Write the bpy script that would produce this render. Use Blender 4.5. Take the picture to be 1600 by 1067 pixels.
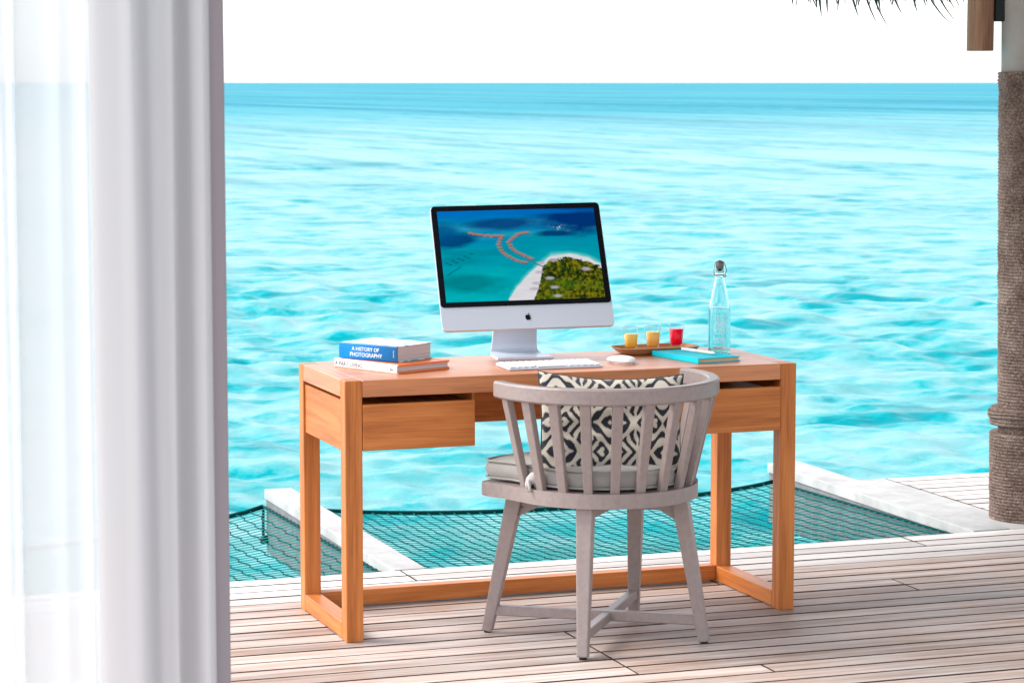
import bpy, bmesh, math, random
import numpy as np
from mathutils import Vector, Matrix, noise

random.seed(7)
rng = np.random.default_rng(11)
scene = bpy.context.scene
for o in list(bpy.data.objects):
    bpy.data.objects.remove(o)

# ------------------------------------------------------------------ camera
CAM = Vector((-1.9185, -6.8311, 1.5869)); YAW = 0.34022; PITCH = 0.101885; FPX = 3951.5
cd = bpy.data.cameras.new('camera'); cam = bpy.data.objects.new('camera', cd)
scene.collection.objects.link(cam); scene.camera = cam
cam.location = CAM
cam.rotation_euler = (math.pi / 2 - PITCH, 0, -YAW)
cd.sensor_width = 36; cd.lens = FPX / 1600 * 36; cd.clip_start = .1; cd.clip_end = 40000
cd.dof.use_dof = True; cd.dof.focus_distance = 7.2; cd.dof.aperture_fstop = 14

# ------------------------------------------------------------------ sky, sun, exposure
SUN_EL, SUN_AZ = math.radians(46), math.radians(-66)     # azimuth measured from +Y towards +X
world = bpy.data.worlds.new('World'); scene.world = world; world.use_nodes = True
wn = world.node_tree.nodes; wl = world.node_tree.links
bg = wn['Background']
sky = wn.new('ShaderNodeTexSky'); sky.sky_type = 'NISHITA'; sky.sun_disc = False
sky.sun_elevation = SUN_EL; sky.sun_rotation = SUN_AZ
sky.air_density = 1.0; sky.dust_density = 1.0; sky.ozone_density = 1.0; sky.altitude = 0
hs = wn.new('ShaderNodeHueSaturation'); hs.inputs['Saturation'].default_value = .30   # thin bright overcast
wl.new(sky.outputs[0], hs.inputs['Color']); wl.new(hs.outputs[0], bg.inputs['Color'])
bg.inputs['Strength'].default_value = .15
sd = bpy.data.lights.new('sun', 'SUN'); sun = bpy.data.objects.new('sun', sd); scene.collection.objects.link(sun)
sd.energy = 1.5; sd.angle = math.radians(30); sd.color = (1, .95, .88)
sdir = Vector((math.sin(SUN_AZ) * math.cos(SUN_EL), math.cos(SUN_AZ) * math.cos(SUN_EL), math.sin(SUN_EL)))
sun.rotation_euler = sdir.to_track_quat('Z', 'Y').to_euler(); sun.location = (0, 0, 20)
scene.view_settings.view_transform = 'Standard'; scene.view_settings.look = 'None'
scene.view_settings.gamma = 1; scene.view_settings.use_curve_mapping = False
scene.view_settings.exposure = 1.5
scene.render.engine = 'CYCLES'
scene.cycles.max_bounces = 12; scene.cycles.transparent_max_bounces = 24; scene.cycles.transmission_bounces = 12

# ------------------------------------------------------------------ helpers
def link(o, parent=None):
    scene.collection.objects.link(o)
    if parent is not None: o.parent = parent
    return o
def obj(name, me, mat=None, parent=None, smooth=False):
    if isinstance(me, bmesh.types.BMesh):
        m = bpy.data.meshes.new(name); me.normal_update(); me.to_mesh(m); me.free(); me = m
    if mat is not None and len(me.materials) == 0: me.materials.append(mat)
    if smooth:
        for p in me.polygons: p.use_smooth = True
    return link(bpy.data.objects.new(name, me), parent)
def tag(o, label=None, cat=None, group=None, kind=None):
    if label: o['label'] = label
    if cat: o['category'] = cat
    if group: o['group'] = group
    if kind: o['kind'] = kind
    return o
def thing(name, loc, label, cat, group=None, rz=0):
    o = bpy.data.objects.new(name, None); o.empty_display_size = .05; link(o)
    o.location = loc; o.rotation_euler.z = rz
    return tag(o, label, cat, group)
def bevel(bm, w, seg=1):
    if w > 0:
        bmesh.ops.bevel(bm, geom=list(bm.edges), offset=w, segments=seg, affect='EDGES', profile=.6)
    return bm
def box(x0, x1, y0, y1, z0, z1, bv=.002, seg=1):
    bm = bmesh.new()
    bmesh.ops.create_cube(bm, size=1, matrix=Matrix.Translation(((x0+x1)/2, (y0+y1)/2, (z0+z1)/2)) @ Matrix.Diagonal((x1-x0, y1-y0, z1-z0, 1)))
    return bevel(bm, bv, seg)
def join(*bms):
    a = bms[0]
    for b in bms[1:]:
        m = bpy.data.meshes.new('t'); b.to_mesh(m); b.free(); a.from_mesh(m); bpy.data.meshes.remove(m)
    return a
def beam(a, b, wa, da, wb, db, xdir, bv=.003, seg=2):
    """tapered rectangular bar from a to b; xdir = width direction"""
    a, b = Vector(a), Vector(b); ax = (b - a).normalized()
    x = Vector(xdir); x = (x - ax * x.dot(ax)).normalized(); y = ax.cross(x)
    bm = bmesh.new(); vs = []
    for p, w, d in ((a, wa, da), (b, wb, db)):
        vs.append([bm.verts.new(p + x * sx * w / 2 + y * sy * d / 2) for sx, sy in ((-1, -1), (1, -1), (1, 1), (-1, 1))])
    bm.faces.new(vs[0][::-1]); bm.faces.new(vs[1])
    for i in range(4): bm.faces.new((vs[0][i], vs[0][(i+1) % 4], vs[1][(i+1) % 4], vs[1][i]))
    return bevel(bm, bv, seg)
def lathe(prof, n=48, cx=0, cy=0, wob=None):
    bm = bmesh.new(); rings = []
    for k, (r, z) in enumerate(prof):
        if r < 1e-6: rings.append([bm.verts.new((cx, cy, z))] * n); continue
        ring = []
        for i in range(n):
            a = 2 * math.pi * i / n; rr = r + (wob(a, z) if wob else 0)
            ring.append(bm.verts.new((cx + rr * math.cos(a), cy + rr * math.sin(a), z)))
        rings.append(ring)
    for k in range(len(rings) - 1):
        for i in range(n):
            j = (i + 1) % n
            q = [rings[k][i], rings[k][j], rings[k+1][j], rings[k+1][i]]
            q2 = []
            for v in q:
                if v not in q2: q2.append(v)
            if len(q2) > 2:
                try: bm.faces.new(q2)
                except ValueError: pass
    return bm
def tube(pts, r, n=6, closed=False, bm=None):
    bm = bm or bmesh.new(); pts = [Vector(p) for p in pts]; rings = []; N = len(pts)
    for i, p in enumerate(pts):
        t = (pts[(i+1) % N] - pts[i-1]) if closed else (pts[min(i+1, N-1)] - pts[max(i-1, 0)])
        t.normalize(); up = Vector((0, 0, 1)) if abs(t.z) < .9 else Vector((1, 0, 0))
        x = t.cross(up).normalized(); y = x.cross(t)
        rr = r[i] if isinstance(r, (list, tuple)) else r
        rings.append([bm.verts.new(p + (x * math.cos(a) + y * math.sin(a)) * rr) for a in [2*math.pi*k/n for k in range(n)]])
    for i in range(N if closed else N - 1):
        A, B = rings[i], rings[(i+1) % N]
        for k in range(n): bm.faces.new((A[k], A[(k+1) % n], B[(k+1) % n], B[k]))
    if not closed:
        bm.faces.new(rings[0][::-1]); bm.faces.new(rings[-1])
    return bm
def prism(outline, z0, z1, bv=.002, seg=1):
    bm = bmesh.new()
    a = [bm.verts.new((x, y, z0)) for x, y in outline]; b = [bm.verts.new((x, y, z1)) for x, y in outline]
    n = len(a); bm.faces.new(a[::-1]); bm.faces.new(b)
    for i in range(n): bm.faces.new((a[i], a[(i+1) % n], b[(i+1) % n], b[i]))
    if bv:
        es = [e for e in bm.edges if abs(e.verts[0].co.z - e.verts[1].co.z) < 1e-7]
        bmesh.ops.bevel(bm, geom=es, offset=bv, segments=seg, affect='EDGES', profile=.6)
    return bm
def text_bm(body, size, ext=.0004, align='LEFT', bold=0):
    cu = bpy.data.curves.new('t', 'FONT'); cu.body = body; cu.size = size; cu.extrude = ext; cu.align_x = align; cu.offset = bold
    cu.resolution_u = 3
    o = bpy.data.objects.new('t', cu); scene.collection.objects.link(o)
    dg = bpy.context.evaluated_depsgraph_get(); dg.update()
    me = bpy.data.meshes.new_from_object(o.evaluated_get(dg))
    bm = bmesh.new(); bm.from_mesh(me)
    bpy.data.objects.remove(o); bpy.data.curves.remove(cu); bpy.data.meshes.remove(me)
    return bm
def xf(bm, M):
    bm.transform(M); return bm

# ---- materials
def mat(name, col=(.5, .5, .5), rough=.5, metal=0, spec=.5, **kw):
    m = bpy.data.materials.new(name); m.use_nodes = True
    p = m.node_tree.nodes['Principled BSDF']
    p.inputs['Base Color'].default_value = (*col, 1); p.inputs['Roughness'].default_value = rough
    p.inputs['Metallic'].default_value = metal; p.inputs['Specular IOR Level'].default_value = spec
    for k, v in kw.items(): p.inputs[k.replace('_', ' ')].default_value = v
    return m
def N(m, t, **kw):
    n = m.node_tree.nodes.new(t)
    for k, v in kw.items():
        if k in n.inputs.keys(): n.inputs[k].default_value = v
        else: setattr(n, k, v)
    return n
def L(m, a, b): m.node_tree.links.new(a, b)
def P(m): return m.node_tree.nodes['Principled BSDF']
def ramp(m, stops, fac=None):
    r = m.node_tree.nodes.new('ShaderNodeValToRGB'); e = r.color_ramp.elements
    while len(e) < len(stops): e.new(.5)
    for k, (pos, c) in enumerate(stops):
        e[k].position = pos; e[k].color = (*c, 1)
    if fac is not None: L(m, fac, r.inputs[0])
    return r
def coords(m, scale=(1, 1, 1), kind='Object', rand=False):
    tc = m.node_tree.nodes.new('ShaderNodeTexCoord'); mp = m.node_tree.nodes.new('ShaderNodeMapping')
    mp.inputs['Scale'].default_value = scale; L(m, tc.outputs[kind], mp.inputs['Vector'])
    if rand:
        oi = m.node_tree.nodes.new('ShaderNodeObjectInfo'); mu = N(m, 'ShaderNodeMath', operation='MULTIPLY'); mu.inputs[1].default_value = 37.
        L(m, oi.outputs['Random'], mu.inputs[0]); L(m, mu.outputs[0], mp.inputs['Location'])
        return mp, oi
    return mp
def noise_tex(m, vec, scale, detail=4, rough=.55, dist=0):
    n = N(m, 'ShaderNodeTexNoise', Scale=scale, Detail=detail, Roughness=rough, Distortion=dist); L(m, vec, n.inputs['Vector']); return n
def bump(m, h, strength, dist=.001, prev=None):
    b = N(m, 'ShaderNodeBump', Strength=strength, Distance=dist); L(m, h, b.inputs['Height'])
    if prev is not None: L(m, prev, b.inputs['Normal'])
    L(m, b.outputs[0], P(m).inputs['Normal']); return b.outputs[0]

def teak(name, axis, tones=((.27, .074, .014), (.50, .158, .036), (.62, .235, .066)), rough=.42, spec=.28, rand=True, coat=.0):
    m = mat(name, rough=rough, spec=spec)
    sc = [22, 22, 22]; sc[axis] = 1.3
    v, oi = coords(m, tuple(sc), rand=True)
    n1 = noise_tex(m, v.outputs[0], 1.6, 6, .6, .6)
    sc2 = [190, 190, 190]; sc2[axis] = 5
    v2, _ = coords(m, tuple(sc2), rand=True)
    n2 = noise_tex(m, v2.outputs[0], 1.2, 3, .6)
    mx = N(m, 'ShaderNodeMix', data_type='FLOAT'); mx.inputs[0].default_value = .32
    L(m, n1.outputs[0], mx.inputs[2]); L(m, n2.outputs[0], mx.inputs[3])
    r = ramp(m, [(.30, tones[0]), (.52, tones[1]), (.72, tones[2])], mx.outputs[0])
    L(m, r.outputs[0], P(m).inputs['Base Color'])
    bump(m, n2.outputs[0], .25, .0006)
    P(m).inputs['Coat Weight'].default_value = coat; P(m).inputs['Coat Roughness'].default_value = .5
    return m
teakx, teaky, teakz = teak('teak_lengthwise', 0), teak('teak_crosswise', 1), teak('teak_upright', 2)
teaktop = teak('teak_tabletop', 0, rough=.45, spec=.5, coat=.95); teakrail = teak('teak_rail', 1, rough=.45, spec=.5, coat=.95)

def deckwood(name='weathered_deck_boards', tones=((.23, .135, .10), (.41, .305, .258), (.60, .525, .485))):
    m = mat(name, rough=.62, spec=.35)
    v, oi = coords(m, (1.2, 26, 26), rand=True)
    n1 = noise_tex(m, v.outputs[0], 1.3, 6, .65, .4)
    v2, _ = coords(m, (3, 150, 150), rand=True)
    n2 = noise_tex(m, v2.outputs[0], 1.0, 4, .6)
    v3 = coords(m, (1, 1, 1)); 
    n3 = noise_tex(m, v3.outputs[0], 5, 4, .6)
    mx = N(m, 'ShaderNodeMix', data_type='FLOAT'); mx.inputs[0].default_value = .35
    L(m, n1.outputs[0], mx.inputs[2]); L(m, n2.outputs[0], mx.inputs[3])
    r = ramp(m, [(.31, tones[0]), (.46, tones[1]), (.63, tones[2])], mx.outputs[0])
    # board-to-board tone
    hv = N(m, 'ShaderNodeHueSaturation'); 
    mr = N(m, 'ShaderNodeMapRange'); mr.inputs[3].default_value = .80; mr.inputs[4].default_value = 1.16
    L(m, oi.outputs['Random'], mr.inputs[0]); L(m, mr.outputs[0], hv.inputs['Value'])
    mr2 = N(m, 'ShaderNodeMapRange'); mr2.inputs[1].default_value = .35; mr2.inputs[2].default_value = .65; mr2.inputs[3].default_value = 1.3; mr2.inputs[4].default_value = .75
    L(m, n3.outputs[0], mr2.inputs[0]); L(m, mr2.outputs[0], hv.inputs['Saturation'])
    L(m, r.outputs[0], hv.inputs['Color']); L(m, hv.outputs[0], P(m).inputs['Base Color'])
    bump(m, n2.outputs[0], .5, .0012)
    return m
deckmat = deckwood(); lighter = deckwood('pale_deck_boards', ((.36, .30, .275), (.55, .50, .475), (.68, .65, .63)))  # second set has paler tones, for the landing and the seaward rows
dark_edge = mat('dark_board_edge', (.075, .05, .04), .85, 0, .1)  # darker colour for the board sides and ends
def painted(name, tones, rough=.5, scale=30, bs=.15, spec=.5):
    m = mat(name, rough=rough, spec=spec); v = coords(m, (1, 1, 1))
    n = noise_tex(m, v.outputs[0], scale, 5, .65)
    r = ramp(m, [(.3, tones[0]), (.7, tones[1])], n.outputs[0]); L(m, r.outputs[0], P(m).inputs['Base Color'])
    bump(m, n.outputs[0], bs, .001); return m
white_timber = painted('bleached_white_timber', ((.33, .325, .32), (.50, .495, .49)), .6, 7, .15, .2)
dark_under = mat('dark_gap_backing', (.02, .017, .015), .9)
grey_chair = painted('taupe_painted_wood', ((.235, .185, .175), (.285, .23, .218)), .42, 60, .1)
black_plastic = mat('black_plastic', (.012, .012, .014), .35)
dark_metal = mat('dark_bracket_metal', (.012, .016, .018), .45, .6)

# ------------------------------------------------------------------ water
fw = Vector((math.sin(YAW), math.cos(YAW))); rt = Vector((math.cos(YAW), -math.sin(YAW)))
SEA = -1.35
def build_water():
    s = [2.0]
    while s[-1] < 13: s.append(s[-1] + .35)
    while s[-1] < 420: s.append(s[-1] * 1.0027)
    while s[-1] < 36000: s.append(s[-1] * 1.06)
    s = np.array(s)
    t = np.concatenate([np.linspace(-1.6, -.36, 28)[:-1], np.linspace(-.36, .36, 560), np.linspace(.36, 1.6, 28)[1:]])
    S, T = np.meshgrid(s, t, indexing='ij')
    base = 4.0
    lat = T * (S + base)
    X = CAM.x + fw.x * S + rt.x * lat; Y = CAM.y + fw.y * S + rt.y * lat
    Z = np.zeros_like(X); sp = S * .0027 + .004
    main = math.radians(74)      # crests lie roughly across the view
    for k in range(110):
        lam = .34 * (14 / .34) ** (rng.random() ** 1.35)
        a = main + rng.normal(0, .62 if lam > 1.5 else .95)
        kx, ky = 2*math.pi/lam*math.cos(a), 2*math.pi/lam*math.sin(a)
        amp = .0062 * lam ** .85 if lam < 1.1 else .0050 * (1.1 / lam) ** .1
        fade = np.clip(lam / (sp * 5) - .6, 0, 1)
        ph = rng.random() * 6.283
        w = np.sin(kx * X + ky * Y + ph)
        Z += amp * fade * (w + .25 * np.cos(2 * (kx * X + ky * Y + ph)))
    # wind patches: the chop is stronger here, weaker there
    pat = .75 + .22 * np.sin(X * .11 + 1.3 * np.sin(Y * .07)) + .22 * np.sin(Y * .23 + X * .05 + 2)
    Z = SEA + Z * pat
    co = np.stack([X, Y, Z], -1).reshape(-1, 3)
    ns, nt = S.shape
    i = np.arange((ns - 1))[:, None] * nt + np.arange(nt - 1)[None, :]
    f = np.stack([i, i + 1, i + nt + 1, i + nt], -1).reshape(-1, 4)
    f = f[:, ::-1]
    me = bpy.data.meshes.new('sea')
    me.vertices.add(len(co)); me.vertices.foreach_set('co', co.ravel().astype(np.float32))
    me.loops.add(f.size); me.loops.foreach_set('vertex_index', f.ravel().astype(np.int32))
    me.polygons.add(len(f)); me.polygons.foreach_set('loop_start', np.arange(0, f.size, 4, dtype=np.int32))
    me.polygons.foreach_set('use_smooth', np.ones(len(f), bool))
    me.update(calc_edges=True); me.validate()
    if me.polygons[0].normal.z < 0: me.flip_normals()
    return me
m = mat('lagoon_water', (0, .5, .55), .12, 0, .22, IOR=1.33)
g = N(m, 'ShaderNodeNewGeometry'); sep = N(m, 'ShaderNodeSeparateXYZ'); L(m, g.outputs['Position'], sep.inputs[0])
v = coords(m, (.35, .35, .35)); vr = coords(m, (1, 1, 1)); vr.inputs['Rotation'].default_value = (0, 0, YAW); vr.inputs['Scale'].default_value = (.62, .85, 1)
nbig = noise_tex(m, v.outputs[0], .12, 4, .6, .5)
nmid = noise_tex(m, vr.outputs[0], 1.15, 8, .66, .5)
# lagoon floor deepens with distance from the villa
yy = N(m, 'ShaderNodeMath', operation='MULTIPLY_ADD'); nfa = noise_tex(m, coords(m, (.02, .02, .02)).outputs[0], 1.0, 6, .7, .6); L(m, nfa.outputs[0], yy.inputs[0]); yy.inputs[1].default_value = 420; L(m, sep.outputs['Y'], yy.inputs[2])
mr = N(m, 'ShaderNodeMapRange'); mr.inputs[1].default_value = 240; mr.inputs[2].default_value = 470; L(m, yy.outputs[0], mr.inputs[0])
vm = coords(m, (1, 1, 1)); vm.inputs['Rotation'].default_value = (0, 0, YAW); vm.inputs['Scale'].default_value = (.46, .062, 1)
nmd2 = noise_tex(m, vm.outputs[0], 1.0, 6, .56, .6)
w1 = N(m, 'ShaderNodeMapRange'); L(m, sep.outputs['Y'], w1.inputs[0]); w1.inputs[1].default_value = 22; w1.inputs[2].default_value = 80
nn1 = N(m, 'ShaderNodeMix', data_type='FLOAT'); L(m, w1.outputs[0], nn1.inputs[0]); L(m, nmid.outputs[0], nn1.inputs[2]); L(m, nmd2.outputs[0], nn1.inputs[3])
c1 = ramp(m, [(.39, (.0, .215, .25)), (.43, (.005, .28, .31)), (.485, (.075, .33, .35)), (.58, (.165, .365, .38))], nn1.outputs[0])  # dark patches paint the low-reflecting wave faces into the base colour
vf = coords(m, (1, 1, 1)); vf.inputs['Rotation'].default_value = (0, 0, YAW); vf.inputs['Scale'].default_value = (.12, .0038, 1)
nfar = noise_tex(m, vf.outputs[0], 1.0, 7, .68, .4)
c2 = ramp(m, [(.41, (.0, .165, .24)), (.47, (.0, .22, .30)), (.56, (.04, .275, .335))], nfar.outputs[0])
mixc = N(m, 'ShaderNodeMix', data_type='RGBA'); L(m, mr.outputs[0], mixc.inputs[0]); L(m, c1.outputs[0], mixc.inputs[6]); L(m, c2.outputs[0], mixc.inputs[7])
L(m, mixc.outputs[2], P(m).inputs['Base Color'])
vb = coords(m, (1, 1, 1)); nb_ = noise_tex(m, vb.outputs[0], 7, 4, .6)
nrm = bump(m, nb_.outputs[0], .45, .03)
P(m).inputs['Specular IOR Level'].default_value = 0; P(m).inputs['Roughness'].default_value = 1
gl = N(m, 'ShaderNodeBsdfGlossy', Roughness=.16); L(m, nrm, gl.inputs['Normal'])
fr = N(m, 'ShaderNodeFresnel', IOR=1.33); L(m, nrm, fr.inputs['Normal'])
mf = N(m, 'ShaderNodeMapRange', interpolation_type='SMOOTHSTEP'); L(m, fr.outputs[0], mf.inputs[0])
mf.inputs[1].default_value = .06; mf.inputs[2].default_value = .75; mf.inputs[3].default_value = .0; mf.inputs[4].default_value = .36
fd = N(m, 'ShaderNodeMapRange'); L(m, sep.outputs['Y'], fd.inputs[0])       # ruffled open water mirrors less than the sheltered lagoon
fd.inputs[1].default_value = 40; fd.inputs[2].default_value = 230; fd.inputs[3].default_value = 1; fd.inputs[4].default_value = .28
mu = N(m, 'ShaderNodeMath', operation='MULTIPLY'); L(m, mf.outputs[0], mu.inputs[0]); L(m, fd.outputs[0], mu.inputs[1])
ms_ = N(m, 'ShaderNodeMixShader'); L(m, mu.outputs[0], ms_.inputs[0]); L(m, P(m).outputs[0], ms_.inputs[1]); L(m, gl.outputs[0], ms_.inputs[2])
L(m, ms_.outputs[0], m.node_tree.nodes['Material Output'].inputs['Surface'])
sea = obj('sea', build_water(), m); tag(sea, 'turquoise choppy lagoon reaching to the horizon', kind='structure')

# ------------------------------------------------------------------ deck
PITCHY = .0953; EDGE = .985
deck = link(bpy.data.objects.new('deck', None)); tag(deck, 'weathered timber deck of long narrow boards', kind='structure')
plank_cache = {}
def plank(x0, x1, y1, w, parent, z=0, dm=None):
    dm = dm or deckmat
    key = (round(x1 - x0, 3), round(w, 3), dm.name)
    if key not in plank_cache:
        me = bpy.data.meshes.new('plank'); b = box(0, x1 - x0, 0, w, -.026, 0, .0022); b.to_mesh(me); b.free(); me.materials.append(dm); me.materials.append(dark_edge)
        for p_ in me.polygons:
            if abs(p_.normal.y) > .5 or abs(p_.normal.x) > .5: p_.material_index = 1
        plank_cache[key] = me
    o = link(bpy.data.objects.new('plank', plank_cache[key]), parent)
    o.location = (x0, y1 - w, z + random.uniform(-.0008, .0008)); return o
y = EDGE; i = 0
while y > -3.2:
    cuts = [-3.2, 5.0]
    if i < 2: cuts += [.46, 2.3]
    elif i < 7: cuts += [-.9, [3.1, 1.35, 3.1, 1.35, 3.1][i-2]]
    elif y < .40 and y > .13: cuts += [1.908, -.6 if i % 2 else -1.4]
    elif y < 0 and y > -.62: cuts += [.64, 2.9]
    elif y <= -.62: cuts += [[-.3, 1.8], [-.3, 1.8], [1.0, 3.4]][(i // 3) % 3]
    else: cuts += [-1.6, [2.55, 3.3][i % 2]]
    cuts.sort()
    for a, b in zip(cuts, cuts[1:]): plank(a + .0015, b - .0015, y, PITCHY - .0082, deck, 0, lighter if i < 4 else None)
    y -= PITCHY; i += 1
ydeck_end = y
obj('gap_backing', join(box(-3.2, 5, ydeck_end, EDGE - .03, -.09, -.034, 0), box(2.9, 5, EDGE - .03, 2.16, -.09, -.034, 0)), dark_under, deck)  # unseen dark sheet added so bright water stays out of the plank gaps
# room floor carries on under the camera
obj('floor_slab', box(-3.2, 5, -9, ydeck_end - .004, -.03, -.001, 0), mat('indoor_floor', (.33, .29, .26), .5), deck)
# side landing beyond the right beam
land = link(bpy.data.objects.new('landing', None)); tag(land, 'lighter side landing of timber boards beside the round column', kind='structure')
y = 2.186; k = 0
while y - PITCHY > EDGE - .02:
    cuts = [2.872, [3.6, 4.1, 3.35][k % 3], 5.0]
    for a, b in zip(cuts, cuts[1:]): plank(a + .0015, b - .0015, y, PITCHY - .0082, land, 0, lighter)
    y -= PITCHY; k += 1
def timber(name, x0, x1, y0, y1, z0, z1, parent=None, label=None):
    o = obj(name, box(x0, x1, y0, y1, z0, z1, .006, 2), white_timber, parent); return o
timber('border_board', 2.742, 2.868, EDGE + .003, 2.19, -.06, .001, land)
grey_timber = painted('grey_body_timber', ((.14, .145, .15), (.215, .22, .225)), .7, 14, .2, .15)  # beam bodies are greyer than their top boards
def net_beam(x0, x1, y0, y1, zt):
    t = thing('net_beam', ((x0 + x1) / 2, y0, 0), 'x', 'beam', 'whitewashed beams holding the nets'); c = (x0 + x1) / 2
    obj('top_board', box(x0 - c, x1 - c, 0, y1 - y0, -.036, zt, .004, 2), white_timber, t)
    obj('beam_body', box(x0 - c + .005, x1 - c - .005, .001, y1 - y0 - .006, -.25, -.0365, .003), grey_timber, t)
    return t
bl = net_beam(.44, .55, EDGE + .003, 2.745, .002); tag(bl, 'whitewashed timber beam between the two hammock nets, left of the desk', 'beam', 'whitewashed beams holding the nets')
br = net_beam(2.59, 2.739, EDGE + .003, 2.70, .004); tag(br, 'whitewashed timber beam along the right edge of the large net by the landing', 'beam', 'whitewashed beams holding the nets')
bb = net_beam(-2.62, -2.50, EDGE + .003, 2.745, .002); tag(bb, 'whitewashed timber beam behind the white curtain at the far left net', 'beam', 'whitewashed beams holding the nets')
for (px_, py_) in ((-2.2, .5), (.495, .6), (2.66, .6), (4.6, .5), (4.6, 2.0), (3.0, 2.0)):
    o = obj('deck_pile', lathe([(0, -4.5), (.12, -4.5), (.12, -.1), (0, -.1)], 20, px_, py_), white_timber, deck)

# ------------------------------------------------------------------ nets
ropemat = mat('teal_net_rope', (.02, .38, .36), .8, 0, .1)
rope_dark = mat('dark_teal_border_rope', (.0, .045, .045), .8, 0, .1); rope_mid = mat('mid_teal_rope', (.0, .075, .078), .8, 0, .1)
def net(name, x0, x1, y0, y1, zfar, sagc, label, skew=.0):
    t = thing(name, ((x0+x1)/2, y0, -.03), label, 'net', 'hammock nets over the water')
    ox, oy = (x0+x1)/2, y0
    def pt(u, v):      # u across, v outwards
        z = -.028 - .035 * v - sagc * (v ** .8) * (4 * u * (1 - u)) ** .8 - .05 * (4*u*(1-u)) * (4*v*(1-v)) * .6
        yy_ = y0 + (y1 - y0) * v - .06 * (4*u*(1-u)) * v
        return (x0 + (x1 - x0) * u - ox, yy_ - oy, z + .03)
    nx = round((x1 - x0) / .054); ny = round((y1 - y0) / .054)
    r = random.Random(3)
    lw, cw, kn = bmesh.new(), bmesh.new(), bmesh.new()
    for i_ in range(1, nx):
        pts = [pt(i_ / nx + .0022 * math.sin(j_ * 1.9 + i_ * 2.3), j_ / ny) for j_ in range(ny + 1)]
        tube(pts, .0025, 4, bm=lw)
        for p in pts[1:]:
            bmesh.ops.create_cube(kn, size=.0070, matrix=Matrix.Translation(p) @ Matrix.Rotation(r.random() * 3, 4, 'Z') @ Matrix.Diagonal((1, 1, .6, 1)))
    for j_ in range(1, ny):
        pts = [pt(i_ / nx, j_ / ny + .0018 * math.sin(i_ * 2.1 + j_)) for i_ in range(nx + 1)]
        tube(pts, .0018, 4, bm=cw)
    for nm_, b_, mt_ in (('net_strands', lw, rope_mid), ('cross_strands', cw, ropemat), ('knots', kn, rope_dark)): tag(obj(nm_, b_, mt_, t), kind='stuff')
    edge = [pt(u / 40, 1) for u in range(41)]
    obj('border_rope', tube(edge, .009, 8), rope_dark, t, True)
    for u in (0, 1):
        obj('border_rope', tube([pt(u, v_ / 20) for v_ in range(21)], .005, 6), rope_dark, t, True)
    lash = bmesh.new()
    for u, s_ in ((0, -1), (1, 1)):
        for j_ in range(ny):
            p = Vector(pt(u, (j_ + .5) / ny))
            tube([p + Vector((-s_*.006, 0, 0)), p + Vector((s_ * .008, .002, .002)), p + Vector((s_*.013, .004, -.008))], .0026, 4, bm=lash)
    tag(obj('lashings', lash, rope_dark, t), kind='stuff')
    return t
net('hammock_net', .562, 2.578, EDGE + .004, 2.62, -.05, .048, 'large teal rope net stretched between two white beams behind the desk')
net('hammock_net', -2.49, .428, EDGE + .004, 2.72, -.05, .115, 'smaller teal rope net at the left, partly seen through the sheer curtain')
# iron hook that holds the left net to its beam
t = thing('net_hook', (.445, 2.735, -.19), 'small dark iron hook hanging at the end of the left white beam', 'hook')
obj('rod', tube([(-.015, -.01, .13), (-.016, -.01, .02), (-.012, -.012, 0)], .006, 8), dark_metal, t, True)
obj('bolt', lathe([(0, -.02), (.016, -.018), (.018, .0), (.012, .012), (0, .014)], 12, -.012, -.014), dark_metal, t, True)

# ------------------------------------------------------------------ desk
desk = thing('writing_desk', (0, 0, 0), 'orange teak writing desk with open box legs, two drawers, standing on the deck', 'desk')
W, D, TH, H = 1.406, .5115, .0505, .75
def dp(name, bm, m_, par=desk): return obj(name, bm, m_, par)
e = .0006
for x0 in (0, W - TH):
    for y0 in (0, D - TH):
        dp('leg', box(x0, x0 + TH, y0, y0 + TH, 0, H, .0018), teakz)
    dp('side_rail', box(x0, x0 + TH, TH + e, D - TH - e, H - .05, H, .0018), teakrail)
    dp('bottom_rail', box(x0, x0 + TH, TH + e, D - TH - e, .004, .052, .0018), teaky)
for x0 in (.006, W - .026):
    dp('side_panel', box(x0, x0 + .02, TH + e, D - TH - e, .545, .689, .001), teaky)
dp('desktop', box(TH + e, W - TH - e, .0004, D - .0004, H - .048, H, .0018), teaktop)
dp('back_apron', box(TH + e, W - TH - e, D - .062, D - .042, .553, .701, .001), teakx)
dp('stretcher', box(TH + e, W - TH - e, D - TH + .002, D - .002, .007, .054, .0018), teakx)
for x0, x1 in ((TH + .001, .386), (1.013, W - TH - .002)):
    d_ = dp('drawer', box(x0 + .012, x1 - .012, .02, D - .075, .556, .672, .001), teaky)
    obj('drawer_front', box(x0, x1, -.0035, .018, .5495, .6815, .0016), teakx, d_)
for x_ in (.39, 1.002):
    dp('drawer_runner', box(x_, x_ + .008, .035, D - .065, .56, .701, .001), teaky)
for x0 in (0, W - TH):
    for y0 in (0, D - TH):
        pass

# ------------------------------------------------------------------ chair
CC = Vector((.7202, -.1722)); FA = math.radians(100.9)
F2 = Vector((math.cos(FA), math.sin(FA))); R2 = Vector((math.sin(FA), -math.cos(FA)))
chair = thing('barrel_chair', (CC.x, CC.y, 0), 'taupe painted barrel chair with slatted curved back, facing the desk', 'chair', rz=FA - math.pi/2)
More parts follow.
